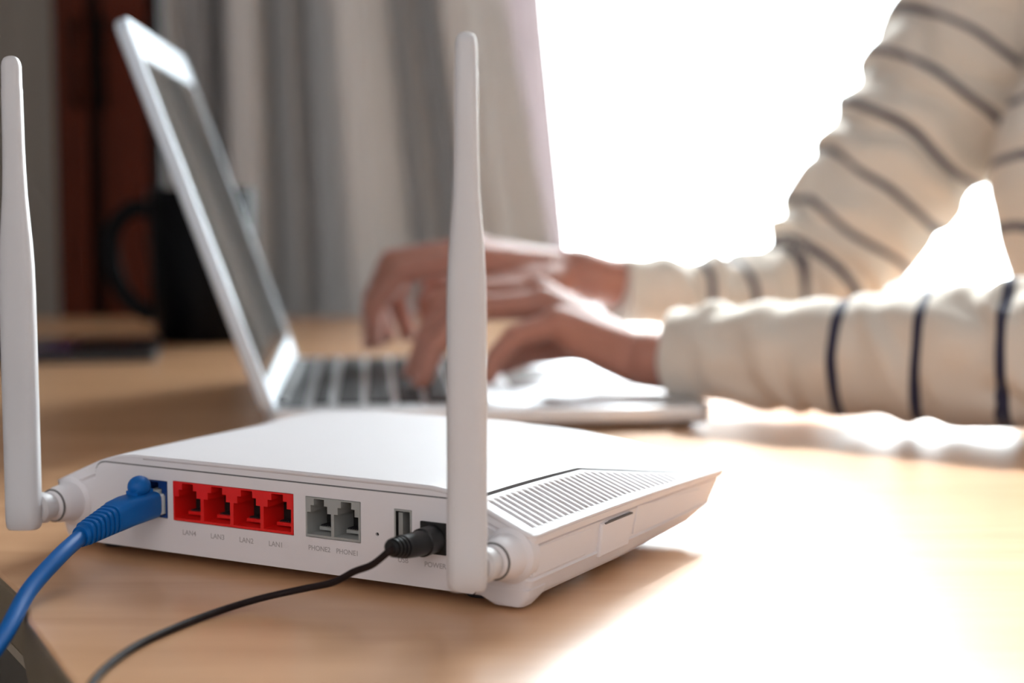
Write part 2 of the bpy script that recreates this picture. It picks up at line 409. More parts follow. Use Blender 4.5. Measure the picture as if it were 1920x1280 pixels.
hs.modifiers.clear(); hs.data = me; bpy.data.objects.remove(cut); hs.parent = rt
for p in me.polygons: p.use_smooth = True
me.set_sharp_from_angle(angle=R(30))
# recessed side panels, latch, feet
for (p0, p1) in ((4, 50), (90, 158)):
    b = bmesh.new()
    z = [(p0 + 2, 23.5), (p1, 22.0 if p0 < 50 else 20), (p1 - (5 if p0 < 50 else 14), 12.6), (p0 - 2, 12.6)]
    w = [b.verts.new(V(194.6 + (0.0 if zz > 15 else -.1), y, zz)) for y, zz in z]; w2 = [b.verts.new(V(192, y, zz)) for y, zz in z]
    b.faces.new(w); b.faces.new(w2[::-1])
    for k in range(4): b.faces.new((w[k], w2[k], w2[(k + 1) % 4], w[(k + 1) % 4]))
    obj('side_panel', b, M_white, rt, bevel=.4)
b = bmesh.new(); ring = lambda x, d: [V(x, y, z) for y, z in ((56 - d, 10 - d), (81 + d, 10 - d), (86 + d, 21.2 + d), (58 - d, 21.8 + d))]
loft(b, [ring(192, .6), ring(195.0, .6), ring(195.6, 0)]); obj('side_latch', b, M_white, rt, bevel=.3)
b = bmesh.new(); box(b, 192, 60, 21.7, 195.75, 85, 22.25); obj('latch_gap_shade', b, M_groove, rt)
for a, bb in ((-14, 18), (166, 18), (160, 135), (-22, 140)):
    b = bmesh.new(); lathe(b, ((7, 0), (7.5, .6), (7.5, 4.4)), 20, (a, bb, 0)); obj('rubber_foot', b, M_rubber, rt, smooth=True)
b = bmesh.new(); loft(b, [[V(x, y, z) for x, y in rrect(*q, 2.5, 5)] for z, q in ((8, (169, .6, 193.6, 16)), (5, (171, .7, 193, 15)), (1.6, (178, 1.0, 191, 10)), (1.3, (178.6, 1.6, 190.4, 9.4)))]); obj('corner_foot', b, M_white, rt, smooth=True, angle=50)

# ---- port panel
def jack(x0, w, z0, h, n=3):
    """outline of a modular socket opening: wide bottom, stepped top"""
    m = w * .055; L, Rr = x0 + m, x0 + w - m; cx = x0 + w / 2
    s1, s2 = w * .31, w * .19
    return [(L, z0 + h * .06), (Rr, z0 + h * .06), (Rr, z0 + h * .62), (cx + s1, z0 + h * .62), (cx + s1, z0 + h * .80), (cx + s2, z0 + h * .80), (cx + s2, z0 + h * .965), (cx - s2, z0 + h * .965), (cx - s2, z0 + h * .80), (cx - s1, z0 + h * .80), (cx - s1, z0 + h * .62), (L, z0 + h * .62)]
blocks = {'wan': (14.5, 18.3, 28.5, 33.6), 'lan': (31.6, 17.9, 91.4, 34.2), 'tel': (97.2, 18.2, 122.6, 34.0), 'usb': (137.6, 19.6, 145.4, 33.0), 'dc': (149.3, 17.6, 160.3, 29.6)}
outer = rrect(-10, 4.6, 172, 38.6, (1, 1, 4, 5), 4)
holes = [[(x0, z0), (x1, z0), (x1, z1), (x0, z1)] for x0, z0, x1, z1 in blocks.values()]
holes.append([(130 + .8 * math.cos(R(a)), 22.4 + .8 * math.sin(R(a))) for a in range(0, 360, 45)])
b = bmesh.new(); plate_xz(b, outer, holes, -.7, 1.2)
obj('port_panel', b, M_white, rt, smooth=False)
b = bmesh.new(); box(b, -10.4, .35, 4.4, 172.4, .55, 39.0); 
b.free()
# dark gap that frames the panel
b = bmesh.new(); plate_xz(b, rrect(-10.5, 4.4, 172.5, 39.1, (1, 1, 4, 5), 4), [rrect(-9.6, 4.9, 171.6, 38.3, (1, 1, 4, 5), 4)], -.12, .2); obj('panel_gap_shade', b, M_groove, rt)
def socket_block(name, key, n, m, depth=12, contacts=True, proud=.35, cap=M_dark):
    x0, z0, x1, z1 = blocks[key]; x0 += .15; x1 -= .15; z0 += .3; z1 -= .15
    w = (x1 - x0) / n; hs_ = [jack(x0 + k * w, w, z0, z1 - z0) for k in range(n)]
    b = bmesh.new(); plate_xz(b, [(x0, z0), (x1, z0), (x1, z1), (x0, z1)], hs_, -.7 - proud, 4, hole_depth=depth, cap_mi=1)
    o = obj(name, b, [m, cap], rt)
    for k in range(n):
        c0 = x0 + k * w + w / 2
        b = bmesh.new()
        for q in range(8): box(b, c0 - 3.8 + q * 1.02, 3.5, z0 + 1.9 + (z1 - z0) * .5, c0 - 3.4 + q * 1.02, depth - .5, z0 + 2.2 + (z1 - z0) * .5) if False else box(b, c0 - 3.8 + q * 1.02, 5.5, z0 + 3, c0 - 3.45 + q * 1.02, depth - 1, z0 + 3.5)
        obj('contact_pins', b, M_rubber, o)
        b = bmesh.new(); box(b, c0 - w * .3, 4.5, z0 + 1.7, c0 + w * .3, depth, z0 + 3.0); obj('socket_ledge', b, m, o)
    return o
socket_block('red_socket_block', 'lan', 4, M_red)
socket_block('grey_socket_block', 'tel', 2, M_grey)
socket_block('blue_socket_block', 'wan', 1, M_bluep)
x0, z0, x1, z1 = blocks['usb']
b = bmesh.new(); plate_xz(b, [(x0 + .1, z0 + .1), (x1 - .1, z0 + .1), (x1 - .1, z1 - .1), (x0 + .1, z1 - .1)], [[(x0 + .8, z0 + .8), (x1 - .8, z0 + .8), (x1 - .8, z1 - .8), (x0 + .8, z1 - .8)]], -.8, 4, 12, cap_mi=1, hole_mi=1)
u = obj('usb_port', b, [M_grey, M_dark], rt)
b = bmesh.new(); box(b, x0 + 1.1, .6, z0 + 1.2, x0 + 3.0, 12, z1 - 1.5); obj('usb_tongue', b, M_grey, u)
x0, z0, x1, z1 = blocks['dc']
b = bmesh.new(); plate_xz(b, [(x0 + .1, z0 + .1), (x1 - .1, z0 + .1), (x1 - .1, z1 - .1), (x0 + .1, z1 - .1)], [[(154.8 + 3.9 * math.cos(R(a)), 23.4 + 3.9 * math.sin(R(a))) for a in range(0, 360, 30)]], -1.3, 4, 12, cap_mi=0)
obj('power_socket', b, M_dark, rt)
b = bmesh.new(); lathe(b, ((.75, .4), (.75, 3)), 10, (130, 0, 22.4), 'Y'); obj('reset_button', b, M_dark, rt)
# lettering
def text(s, a, c, size, parent, w=None):
    cu = bpy.data.curves.new('t', 'FONT'); cu.body = s; cu.size = size * .001; cu.align_x = 'CENTER'; cu.offset = .00003
    t = bpy.data.objects.new('t', cu); C.objects.link(t); dg = bpy.context.evaluated_depsgraph_get()
    me = bpy.data.meshes.new_from_object(t.evaluated_get(dg)); bpy.data.objects.remove(t); me.name = 'port_lettering'
    me.transform(Matrix.Translation(V(a, -.76, c)) @ Matrix.Rotation(R(90), 4, 'X')); me.materials.clear(); me.materials.append(M_print)
    o = bpy.data.objects.new('port_lettering', me); C.objects.link(o); o.parent = parent
    return o
for i, s in enumerate(('LAN4', 'LAN3', 'LAN2', 'LAN1')): text(s, 39.5 + i * 14.4, 12.6, 2.9, rt)
text('PHONE2', 103.4, 13.2, 2.7, rt); text('PHONE1', 116.4, 13.2, 2.7, rt); text('USB', 141.5, 13.0, 2.7, rt); text('POWER', 155.5, 12.6, 2.7, rt)

# ---- antennas (parts of the router: they swivel on its back)
def antenna(ac, lbl):
    c0, L = 13.2, 190.6; bc = -25
    prof = [(0, 6.0, 4.6), (.004, 6.6, 5.2), (.02, 7.0, 5.5), (.06, 7.05, 5.5), (.061, 6.98, 5.4), (.30, 7.0, 5.3), (.50, 6.9, 5.1), (.56, 6.7, 4.9), (.61, 6.2, 4.7), (.66, 5.45, 4.4), (.71, 4.75, 4.1), (.76, 4.35, 3.9), (.82, 4.1, 3.75), (.93, 3.95, 3.7), (.932, 3.82, 3.6), (.978, 3.75, 3.5), (.988, 3.4, 3.2), (.995, 2.7, 2.5), (.9985, 1.7, 1.6), (1, .6, .6)]
    b = bmesh.new(); rings = []
    th = R(-29)     # broad face towards the table's near corner
    for t, w, d in prof:
        rg = []
        for k in range(36):
            a = 2 * math.pi * k / 36; e = .62; x = w * math.copysign(abs(math.cos(a)) ** e, math.cos(a)); y = d * math.copysign(abs(math.sin(a)) ** e, math.sin(a))
            x, y = x * math.cos(-th) - y * math.sin(-th), x * math.sin(-th) + y * math.cos(-th)
            rg.append(V(ac + x, bc + y, c0 + L * t))
        rings.append(rg)
    loft(b, rings); o = obj('antenna', b, M_ant, rt, smooth=True, angle=50, label=lbl)
    cz = 20.5; sx = 1
    b = bmesh.new(); lathe(b, ((5.0, -21), (6.2, -19.5), (6.4, -16), (5.4, -13.5), (5.4, -12)), 28, (ac + 2, 0, cz), 'Y'); obj('hinge_barrel', b, M_ant, o, smooth=True)
    b = bmesh.new(); lathe(b, ((5.2, -12.5), (6.6, -11.3), (7.6, -8), (8.0, -4), (8.6, -1), (9.4, 3)), 28, (ac + 2.5, 0, cz), 'Y'); obj('hinge_socket', b, M_white, o, smooth=True)
    b = bmesh.new(); lathe(b, ((.9, -1.2), (.9, .4)), 12, (0, 0, 0), 'Y')
    bmesh.ops.transform(b, matrix=Matrix.Translation(V(ac + 2.5 + 0, -9.5, cz - 1)) @ Matrix.Rotation(R(8), 4, 'Z'), verts=b.verts)
    bmesh.ops.translate(b, vec=V(1.5, 0, 0) , verts=b.verts); bmesh.ops.translate(b, vec=V(0, 0, 0), verts=b.verts)
    obj('hinge_screw', b, M_dark, o, smooth=True)
    # slot under the screw
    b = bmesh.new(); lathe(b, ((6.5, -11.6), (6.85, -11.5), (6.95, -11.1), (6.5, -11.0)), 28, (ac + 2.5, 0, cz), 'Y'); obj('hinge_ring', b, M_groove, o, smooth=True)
    return o
antenna(-26.5, 'left antenna, whose foot stands beside the blue plug')
antenna(183.5, 'right antenna, tallest in view, beside the black power plug')
# shoulder bosses around the hinges
for ac in (-24, 186):
    b = bmesh.new(); lathe(b, ((8.4, -1.6), (9.6, -.7), (10.2, 0), (10.4, 5)), 32, (ac, 0, 20.3), 'Y'); obj('hinge_boss', b, M_white, rt, smooth=True)

# ------------------------------------------------------------------ blue network cable (own thing, plugged into the router)
RM = Matrix.Translation((-.1639, .6696, TABLE)) @ Matrix.Rotation(YAW, 4, 'Z')
def rw(a, b_, c):            # router frame -> world mm
    return (RM @ V(a, b_, c)) * 1000
base = RM @ V(22, -12, 24)
cb = thing('network_cable', 'blue network cable with a moulded snagless plug in the router', 'cable', base, YAW)
off = V(22, -12, 24); inv = (Matrix.Translation(base) @ Matrix.Rotation(YAW, 4, 'Z')).inverted()
def cl(bm): bmesh.ops.translate(bm, vec=-off, verts=bm.verts); return bm
# boot: rounded box sweeping into a round neck, ribs on the neck
b = bmesh.new(); rings = []
secs = [(-3, 21.5, 24.3, 5.9, 4.9, .45), (-4, 21.5, 24.3, 6.4, 5.5, .45), (-17, 21.5, 23.6, 6.4, 5.7, .45), (-23.5, 21.3, 22.6, 6.0, 5.7, .5)]
y = -25.0
for k in range(7):
    secs += [(y, 21 - k * .15, 22.0 - k * .55, 5.8 - k * .2, 5.6 - k * .2, .6), (y - 1.3, 21 - k * .15, 21.8 - k * .55, 5.75 - k * .2, 5.55 - k * .2, .6), (y - 1.35, 21 - k * .15, 21.7 - k * .55, 5.0 - k * .2, 4.8 - k * .2, .7), (y - 2.1, 21 - k * .15, 21.5 - k * .55, 5.0 - k * .2, 4.8 - k * .2, .7)]
    y -= 2.15
secs += [(y, 19.9, 17.9, 4.4, 4.2, .9), (y - 1.5, 19.8, 17.6, 4.2, 4.0, 1)]
for yy, a, c, w, h, e in secs:
    rg = []
    for k in range(28):
        t = 2 * math.pi * k / 28; rg.append(V(a + w * math.copysign(abs(math.cos(t)) ** e, math.cos(t)), yy, c + h * math.copysign(abs(math.sin(t)) ** e, math.sin(t))))
    rings.append(rg)
loft(b, rings); boot = obj('plug_boot', cl(b), M_blue, cb, smooth=True, angle=40)
b = bmesh.new(); ball(b, (21.5, -9.5, 32.3), 4.4, (1.0, 1.15, 1.0), sub=3); box(b, 18.6, -14, 28, 24.4, -4.5, 31.0); obj('latch_guard', cl(b), M_blue, boot, smooth=True, angle=50)
b = bmesh.new(); box(b, 16.0, -3.2, 20.0, 27.0, 9, 28.4); obj('plug_body', cl(b), M_clear, cb, bevel=.5)
b = bmesh.new(); box(b, 19, -3.0, 28.4, 24, 7, 29.6); obj('latch_tab', cl(b), M_clear, cb, bevel=.3)
path = [rw(20.2, -36, 19.0), rw(19.9, -41, 17.6), (-170, 607, T + 14), (-175.5, 585, T + 6), (-177, 562, T - 3), (-181, 542, T - 12), (-190, 515, T - 30), (-200, 480, T - 90), (-205, 460, T - 200), (-190, 470, T - 420), (-160, 520, 120), (-120, 600, 4), (60, 900, 4)]
b = bmesh.new(); sweep(b, path, 3.15, 16, n=10); bmesh.ops.transform(b, matrix=inv, verts=b.verts); obj('cable_sheath', b, M_blue, cb, smooth=True, angle=60)

# ------------------------------------------------------------------ black power lead
base = RM @ V(154.8, -10, 23); pc = thing('power_cable', 'thin black power cable lying across the table to the router', 'cable', base, YAW)
off = V(154.8, -10, 23); inv = (Matrix.Translation(base) @ Matrix.Rotation(YAW, 4, 'Z')).inverted()
b = bmesh.new()
secs = [(3, 0, 3.3), (-1.2, 0, 3.6), (-1.5, 0, 5.2), (-9, 0, 5.3), (-9.4, 0, 4.7), (-14, .3, 4.6), (-20, .8, 4.4)]
y = -21.
for k in range(4):
    r = 4.3 - k * .28; dz = .9 + k * .25
    secs += [(y, dz, r), (y - 1.1, dz + .2, r), (y - 1.15, dz + .2, r - .8), (y - 1.9, dz + .4, r - .8)]; y -= 1.95
secs += [(y, 2.0, 3.1), (y - 1.0, 2.1, 2.4)]
loft(b, [[V(154.8 + r * math.cos(2 * math.pi * k / 24), yy, 23.4 + dz + r * math.sin(2 * math.pi * k / 24)) for k in range(24)] for yy, dz, r in secs])
obj('plug_boot', cl(b), M_black, pc, smooth=True, angle=40)
path = [rw(154.8, -27, 25.4), rw(154.8, -31, 24.4), (-49.5, 571, T + 19), (-56.5, 576, T + 15.3), (-64.5, 581, T + 10.2), (-76, 585, T + 6.8), (-91, 583, T + 3.8), (-104.5, 573, T + 1.7), (-115, 554, T + 1.4), (-124, 530, T + 1.4), (-128, 505, T + 1.4), (-127.5, 484, T + 1.4), (-122, 462, T + 1.4), (-112, 440, T + 1.5), (-104, 421, T + 1.2), (-101, 409, T - 6), (-100, 402, T - 30), (-98, 398, T - 120), (-60, 420, T - 420), (0, 520, 60), (60, 620, 2), (300, 700, 2)]
b = bmesh.new(); sweep(b, path, 1.3, 12, n=10); bmesh.ops.transform(b, matrix=inv, verts=b.verts); obj('cable_sheath', b, M_blackcable, pc, smooth=True, angle=60)

# ------------------------------------------------------------------ laptop
LY = R(5.0); LX, LYY = -153, 1003
lp = thing('laptop', 'open silver laptop with black keys behind the router', 'laptop', (LX * .001, LYY * .001, TABLE), LY)
LW, LD = 318, 282         # along hinge (y), front-back (x)
b = bmesh.new()
def slab(bm, x0, y0, x1, y1, r, zs, ins):
    rings = []
    for z, i in zip(zs, ins): rings.append([V(x, y, z) for x, y in rrect(x0 + i, y0 + i, x1 - i, y1 - i, max(.5, r - i), 8)])
    loft(bm, rings)
slab(b, 0, 0, LD, LW, 11, (1.6, 2.6, 5, 13.0, 13.8, 14.2), (9, 4, .8, 0, .2, .9))
base_ = obj('laptop_base', b, M_alu, lp, smooth=True, angle=35)
for x, y in ((18, 18), (LD - 18, 18), (18, LW - 18), (LD - 18, LW - 18)):
    b = bmesh.new(); lathe(b, ((6, 0), (7, .8), (7, 2)), 16, (x, y, 0)); obj('rubber_foot', b, M_rubber, lp, smooth=True)
# keyboard: rows run along the hinge
KY0, KY1 = 24, 24 + 270
b = bmesh.new(); box(b, 27, KY0 - 3, 13.9, 27 + 113, KY1 + 3, 14.35); obj('keyboard_well', b, M_alu, lp)
rows = [(29, 10.5, [19.3] * 14)]
xk = 44.5
layouts = [[18.6] * 13 + [28], [28] + [18.6] * 13, [32.6] + [18.6] * 11 + [32.6], [42] + [18.6] * 10 + [42], [18.6, 18.6, 18.6, 23, 96, 23, 18.6, 18.6, 18.6, 16.8]]
for l in layouts: rows.append((xk, 15.6, l)); xk += 19.4
kproto = None
def keymesh(w, d):
    b = bmesh.new(); loft(b, [[V(x, y, z) for x, y in rrect(i, i, d - i, w - i, 1.6, 3)] for z, i in ((0, 0), (1.6, .1), (2.0, .7))])
    me = bpy.data.meshes.new('key'); bmesh.ops.recalc_face_normals(b, faces=b.faces); b.to_mesh(me); b.free(); me.materials.append(M_keyblk); return me
kc = {}
kb = bpy.data.objects.new('keyboard', None); C.objects.link(kb); kb.parent = lp; kb.location = V(0, 0, 14.3)
for x, d, l in rows:
    tot = sum(l); sc = (KY1 - KY0) / tot; y = KY0
    for w in l:
        w_ = round(w * sc - 3.0, 1)
        if (w_, d) not in kc: kc[(w_, d)] = keymesh(w_, d)
        k = bpy.data.objects.new('key', kc[(w_, d)]); C.objects.link(k); k.parent = kb; k.location = V(x, y + 1.5, 0); y += w * sc
b = bmesh.new(); slab(b, 162, 100, 248, 222, 3, (14.0, 14.5, 14.6), (0, 0, .4)); obj('trackpad', b, mat('trackpad_glass', (.55, .58, .62), .22, .3, noise_amt=.02), lp, smooth=True)
# lid
TH = R(19.8)      # lean back from vertical
hinge = Matrix.Translation(V(7, 0, 13)) @ Matrix.Rotation(-TH, 4, 'Y')
def lid(bm): bmesh.ops.transform(bm, matrix=hinge, verts=bm.verts); return bm
LH = 256
def slabx(bm, y0, z0, y1, z1, r, xs, ins):
    loft(bm, [[V(x, y, z) for y, z in rrect(y0 + i, z0 + i, y1 - i, z1 - i, max(.4, r - i), 8)] for x, i in zip(xs, ins)])
b = bmesh.new(); slabx(b, 0, 0, LW, LH, 11, (-8, -7, -5, 0, .6), (3, 1, .2, 0, .7)); lido = obj('lid', lid(b), M_bezel, lp, smooth=True, angle=35)
b = bmesh.new(); slabx(b, 12, 22, LW - 12, LH - 27, 2, (.3, .75, .8), (0, 0, .3)); obj('screen', lid(b), M_screen, lido, smooth=True)
b = bmesh.new(); plate_xz(b, [(0, 0)], [], 0, 0) if False else None
slabx(b, 9.5, 19.5, LW - 9.5, LH - 24.5, 3, (.2, .62), (0, .2)); obj('screen_seal', lid(b), M_rubber, lido)
b = bmesh.new(); sweep(b, [(8, 30, 12.5), (8, LW - 30, 12.5)], 5.2, 16, smooth=False); obj('hinge_bar', b, M_keyblk, lp, smooth=True)
b = bmesh.new(); box(b, 13, 14, 14.15, 24, LW - 14, 14.5); obj('hinge_vent', b, M_rubber, lp)

# ------------------------------------------------------------------ person (one body; sweater, hair, trousers as its children)
pw = V(560, 1225, 0)
pr = thing('person', 'person in a cream sweater with navy stripes typing on the laptop', 'person', pw)
def pl(bm): bmesh.ops.translate(bm, vec=-pw, verts=bm.verts)
def z(p): return (p[0], p[1], p[2] + T)
# hands: joints in mm, heights above the table top
near = dict(wrist=(104, 1092, 36), w2=(86, 1096, 38),
    index=[(22, 1138, 72), (-22, 1143, 76), (-46, 1141, 54), (-56, 1136, 30)],
    middle=[(18, 1119, 78), (-32, 1118, 79), (-57, 1110, 53), (-66, 1103, 27)],
    ring=[(21, 1098, 73), (-26, 1090, 71), (-51, 1082, 46), (-59, 1077, 24)],
    pinky=[(30, 1079, 62), (2, 1067, 55), (-11, 1062, 41), (-15, 1060, 29)],
    thumb=[(78, 1122, 40), (44, 1142, 42), (14, 1146, 37), (-8, 1144, 28)])
far = dict(wrist=(72, 1290, 78), w2=(50, 1289, 85),
    index=[(-26, 1258, 97), (-84, 1250, 87), (-106, 1246, 60), (-106, 1243, 35)],
    middle=[(-30, 1276, 102), (-93, 1271, 93), (-107, 1268, 64), (-97, 1265, 37)],
    ring=[(-26, 1294, 99), (-80, 1292, 92), (-92, 1291, 64), (-82, 1289, 37)],
    pinky=[(-14, 1310, 90), (-56, 1313, 82), (-70, 1313, 60), (-66, 1311, 38)],
    thumb=[(28, 1262, 76), (-8, 1240, 72), (-38, 1231, 73), (-58, 1226, 66)])
FR = dict(index=(10.5, 8.8, 7.8, 6.6), middle=(10.8, 9.2, 8.0, 6.8), ring=(10.2, 8.6, 7.6, 6.4), pinky=(9.4, 7.6, 6.7, 5.8), thumb=(14.5, 11.5, 10, 8))
nails = []
def hand(bm, H):
    for f in ('index', 'middle', 'ring', 'pinky', 'thumb'):
        J = [z(p) for p in H[f]]; r = [q * (1.14 if H is far else 1.04) for q in FR[f]]
        caps(bm, J, r, 14)
        for i in (1, 2): ball(bm, J[i], r[i] * 1.07)            # knuckle
        if f != 'thumb':
            ball(bm, (J[0][0], J[0][1], J[0][2] + 1), r[0] * 1.12)
            caps(bm, [z(H['w2']), J[0]], (14.5, 12.2), 14)
            caps(bm, [(z(H['w2'])[0], z(H['w2'])[1], z(H['w2'])[2] - 8), (J[0][0] + 6, J[0][1], J[0][2] - 8)], (13, 9.5), 14)
        else:
            caps(bm, [z(H['w2']), J[0], J[1]], (15, 15, 12.5), 14)
        d = (Vector(J[3]) - Vector(J[2])).normalized(); nails.append((Vector(J[3]), d, r[3], H is far, f))
    # heel of the hand and webbing between thumb and palm
    w = Vector(z(H['w2'])); i0 = Vector(z(H['index'][0])); p0 = Vector(z(H['pinky'][0])); t0 = Vector(z(H['thumb'][0]))
    caps(bm, [w.lerp(p0, .15) - Vector((0, 0, 6)), w.lerp(p0, .75) - Vector((0, 0, 7))], (15, 11.5), 14)
    caps(bm, [t0.lerp(i0, .25), t0.lerp(i0, .8)], (12, 9), 12)
    caps(bm, [z(H['wrist']), z(H['w2'])], (20.5, 20.5), 18, ell=(1.12, 1))
EL_N, SH_N = (352, 966, 54), (500, 1050, 345)
EL_F, SH_F = (268, 1400, 72), (478, 1408, 372)
def body(bm):
    hand(bm, near); hand(bm, far)
    caps(bm, [z(near['wrist']), z((200, 1040, 44)), z(EL_N), z((430, 1010, 210)), z(SH_N)], (21, 33, 36, 43, 50), 20)
    caps(bm, [z(far['wrist']), z((170, 1340, 64)), z(EL_F), z((375, 1405, 225)), z(SH_F)], (20, 24, 30, 43, 50), 20)
    # trunk, neck, head
    for c, r, sc in (((600, 1228, 510), 150, (.85, 1.15, .9)), ((590, 1228, 640), 135, (.85, 1.15, 1)), ((565, 1228, 790), 140, (.85, 1.2, 1.1)), ((535, 1228, 960), 150, (.8, 1.2, 1.15)), ((515, 1228, 1080), 120, (.8, 1.5, .8))):
        ball(bm, c, r, sc, sub=3)
    caps(bm, [(512, 1228, 1120), (495, 1228, 1230)], (58, 54), 20)
    ball(bm, (482, 1228, 1318), 100, (.98, .78, 1.14), sub=3); ball(bm, (456, 1228, 1270), 66, (.9, .85, .8), sub=3)
    caps(bm, [(385, 1228, 1322), (374, 1228, 1296)], (8, 12), 10)       # nose
    caps(bm, [(392, 1208, 1266), (388, 1228, 1267), (392, 1248, 1266)], (6, 7, 6), 10); ball(bm, (402, 1228, 1238), 20)
    for s in (-1, 1):
        ball(bm, (490, 1228 + s * 80, 1305), 26, (.6, .3, 1.1)); caps(bm, [(395, 1228 + s * 18, 1345), (402, 1228 + s * 46, 1347)], (6, 5), 8)
        caps(bm, [(600, 1228 + s * 80, 490), (200, 1228 + s * 120, 500), (190, 1228 + s * 125, 100)], (80, 58, 42), 18)
        caps(bm, [(200, 1228 + s * 125, 60), (60, 1228 + s * 130, 42)], (36, 28), 14)
bo_ = None
def post_body(me): me.transform(Matrix.Translation(-pw))
skin = fuse('body', body, M_skin, pr, 2.6, 3, post_body)
for p, d, r, isfar, f in nails:
    up = (Vector((-1, 0, .9)) - d * Vector((-1, 0, .9)).dot(d)).normalized(); s = d.cross(up).normalized()
    c = p + up * (r * .80) + d * (r * .1); m3 = Matrix((s, d, up)).transposed()
    b = bmesh.new(); g = bmesh.ops.create_icosphere(b, subdivisions=2, radius=.001)
    bmesh.ops.transform(b, matrix=Matrix.Translation(c * .001 - pw) @ m3.to_4x4() @ Matrix.Diagonal((r * .66, r * .95, r * .28, 1)), verts=b.verts)
    obj('fingernail', b, M_nail, skin, smooth=True)
for s in (-1, 1):
    b = bmesh.new(); ball(b, (404, 1228 + s * 32, 1326), 12, sub=3); pl(b); e = obj('eye', b, M_eye, skin, smooth=True)
    b = bmesh.new(); ball(b, (396, 1228 + s * 32, 1326), 5.5, sub=2); pl(b); obj('iris', b, M_dark, e, smooth=True)
def hair(bm):
    ball(bm, (496, 1228, 1342), 107, (.98, .82, 1.05), sub=3)
    for s in (-1, 1): ball(bm, (505, 1228 + s * 70, 1310), 34, (1, .5, 1.3), sub=3)
    ball(bm, (560, 1228, 1290), 50, (.7, 1.2, 1.3), sub=3)
fuse('hair', hair, M_hair, pr, 5, 3, post_body)
# sweater shell with folds, cuff to shoulder and over the trunk
nA = [Vector(z(p)) for p in ((106, 1090.5, 41), (135, 1077, 42), (200, 1042, 44), (300, 993, 49), (358, 964, 58), (428, 1008, 205), (500, 1055, 345))]
fA = [Vector(z(p)) for p in ((82, 1294, 72), (105, 1305, 68), (170, 1340, 62), (240, 1388, 58), (268, 1400, 88), (310, 1403, 145), (363, 1406, 222), (408, 1408, 290), (465, 1410, 372))]
nR = (28.5, 33, 37, 45, 48, 58, 66); fR = (27, 29, 33, 42, 56, 66, 74, 82, 88)
def sweater(bm):
    caps(bm, nA, nR, 28, flat=True); caps(bm, fA, fR, 28, flat=True)
    for c, r, sc in (((600, 1228, 540), 165, (.9, 1.15, .8)), ((590, 1228, 660), 158, (.92, 1.15, 1)), ((545, 1228, 800), 165, (.98, 1.15, 1.1)), ((530, 1240, 900), 165, (1.0, 1.1, 1.0)), ((535, 1228, 960), 168, (.85, 1.18, 1.12)), ((520, 1228, 1090), 122, (.85, 1.55, .8))):
        ball(bm, c, r, sc, sub=3)
    caps(bm, [(515, 1228, 1130), (503, 1228, 1185)], (74, 66), 24, flat=True)
def chain_param(P, p):
    best = (1e9, 0, 0); s = 0
    for a, b_ in zip(P, P[1:]):
        d = b_ - a; L = d.length; t = max(0, min(1, (p - a).dot(d) / (L * L))); q = (p - (a + d * t)).length
        if q < best[0]: best = (q, s + L * t, 0)
        s += L
    return best
def knit(me):
    me.calc_loop_triangles() if False else None
    nv = [v.normal.copy() for v in me.vertices]
    at = me.attributes.new('band', 'FLOAT', 'POINT'); vals = []
    trunk = Vector((555, 1228, 0))
    for v, nn in zip(me.vertices, nv):
        p = v.co * 1000
        dn = chain_param(nA, p); df = chain_param(fA, p)
        hz = min(max(p.z - T, -200), 420)
        dt = math.hypot((p.x - 560) / 1.0, (p.y - 1228) / 1.25)
        q = p * .022
        if dn[0] < 80 and dn[0] < df[0] and (dt > 168 or p.y < 1075):
            s = dn[1]; slant = (p.z - T - 45) * -.10 * min(1, s / 220)
            band = (s + slant - 120) / 51.0 + .5
            if s < 95: band = -.01 + s * .0002
            ph = s * .16 + noise.noise(q * 1.1) * 5 + (p.z - T) * .05
            amp = 2.0 + 1.6 * noise.noise(p * .018)
            d = amp * math.sin(ph) * (.35 if s < 25 else 1) + 1.6 * noise.noise(p * .05)
            if s < 7: d += 1.6
        elif df[0] < 98 and (dt > 172 or p.y > 1390) :
            s = df[1]
            band = (s + noise.noise(q * .8) * 9 - 70) / 46.0 + .5
            if s < 40: band = -.15
            ph = s * .135 + noise.noise(q * .9) * 4 + (p.z - T) * .02
            d = (3.6 + 2.2 * noise.noise(p * .015)) * math.sin(ph) + 2 * noise.noise(p * .04)
            if s < 25: d *= .4
        else:
            band = (p.z - T + noise.noise(p * .008) * 12 + (p.x - 400) * .25 - 112) / 50.0 + .5
            d = 5 * noise.noise(Vector((p.x * .012, p.y * .012, p.z * .006))) + 2.5 * noise.noise(p * .03)
        vals.append(band); v.co = v.co + nn * (d * .001)
    at.data.foreach_set('value', vals)
    me.transform(Matrix.Translation(-pw))
sw = fuse('sweater', sweater, M_knit, pr, 3.6, 8, knit)
sw['label'] = 'cream knit sweater with thin navy stripes'
def trousers(bm):
    for s in (-1, 1): caps(bm, [(600, 1228 + s * 80, 490), (200, 1228 + s * 120, 500), (190, 1228 + s * 125, 110)], (92, 68, 54), 20)
    ball(bm, (605, 1228, 520), 162, (.9, 1.1, .75), sub=3)
fuse('trousers', trousers, M_trouser, pr, 8, 4, post_body)

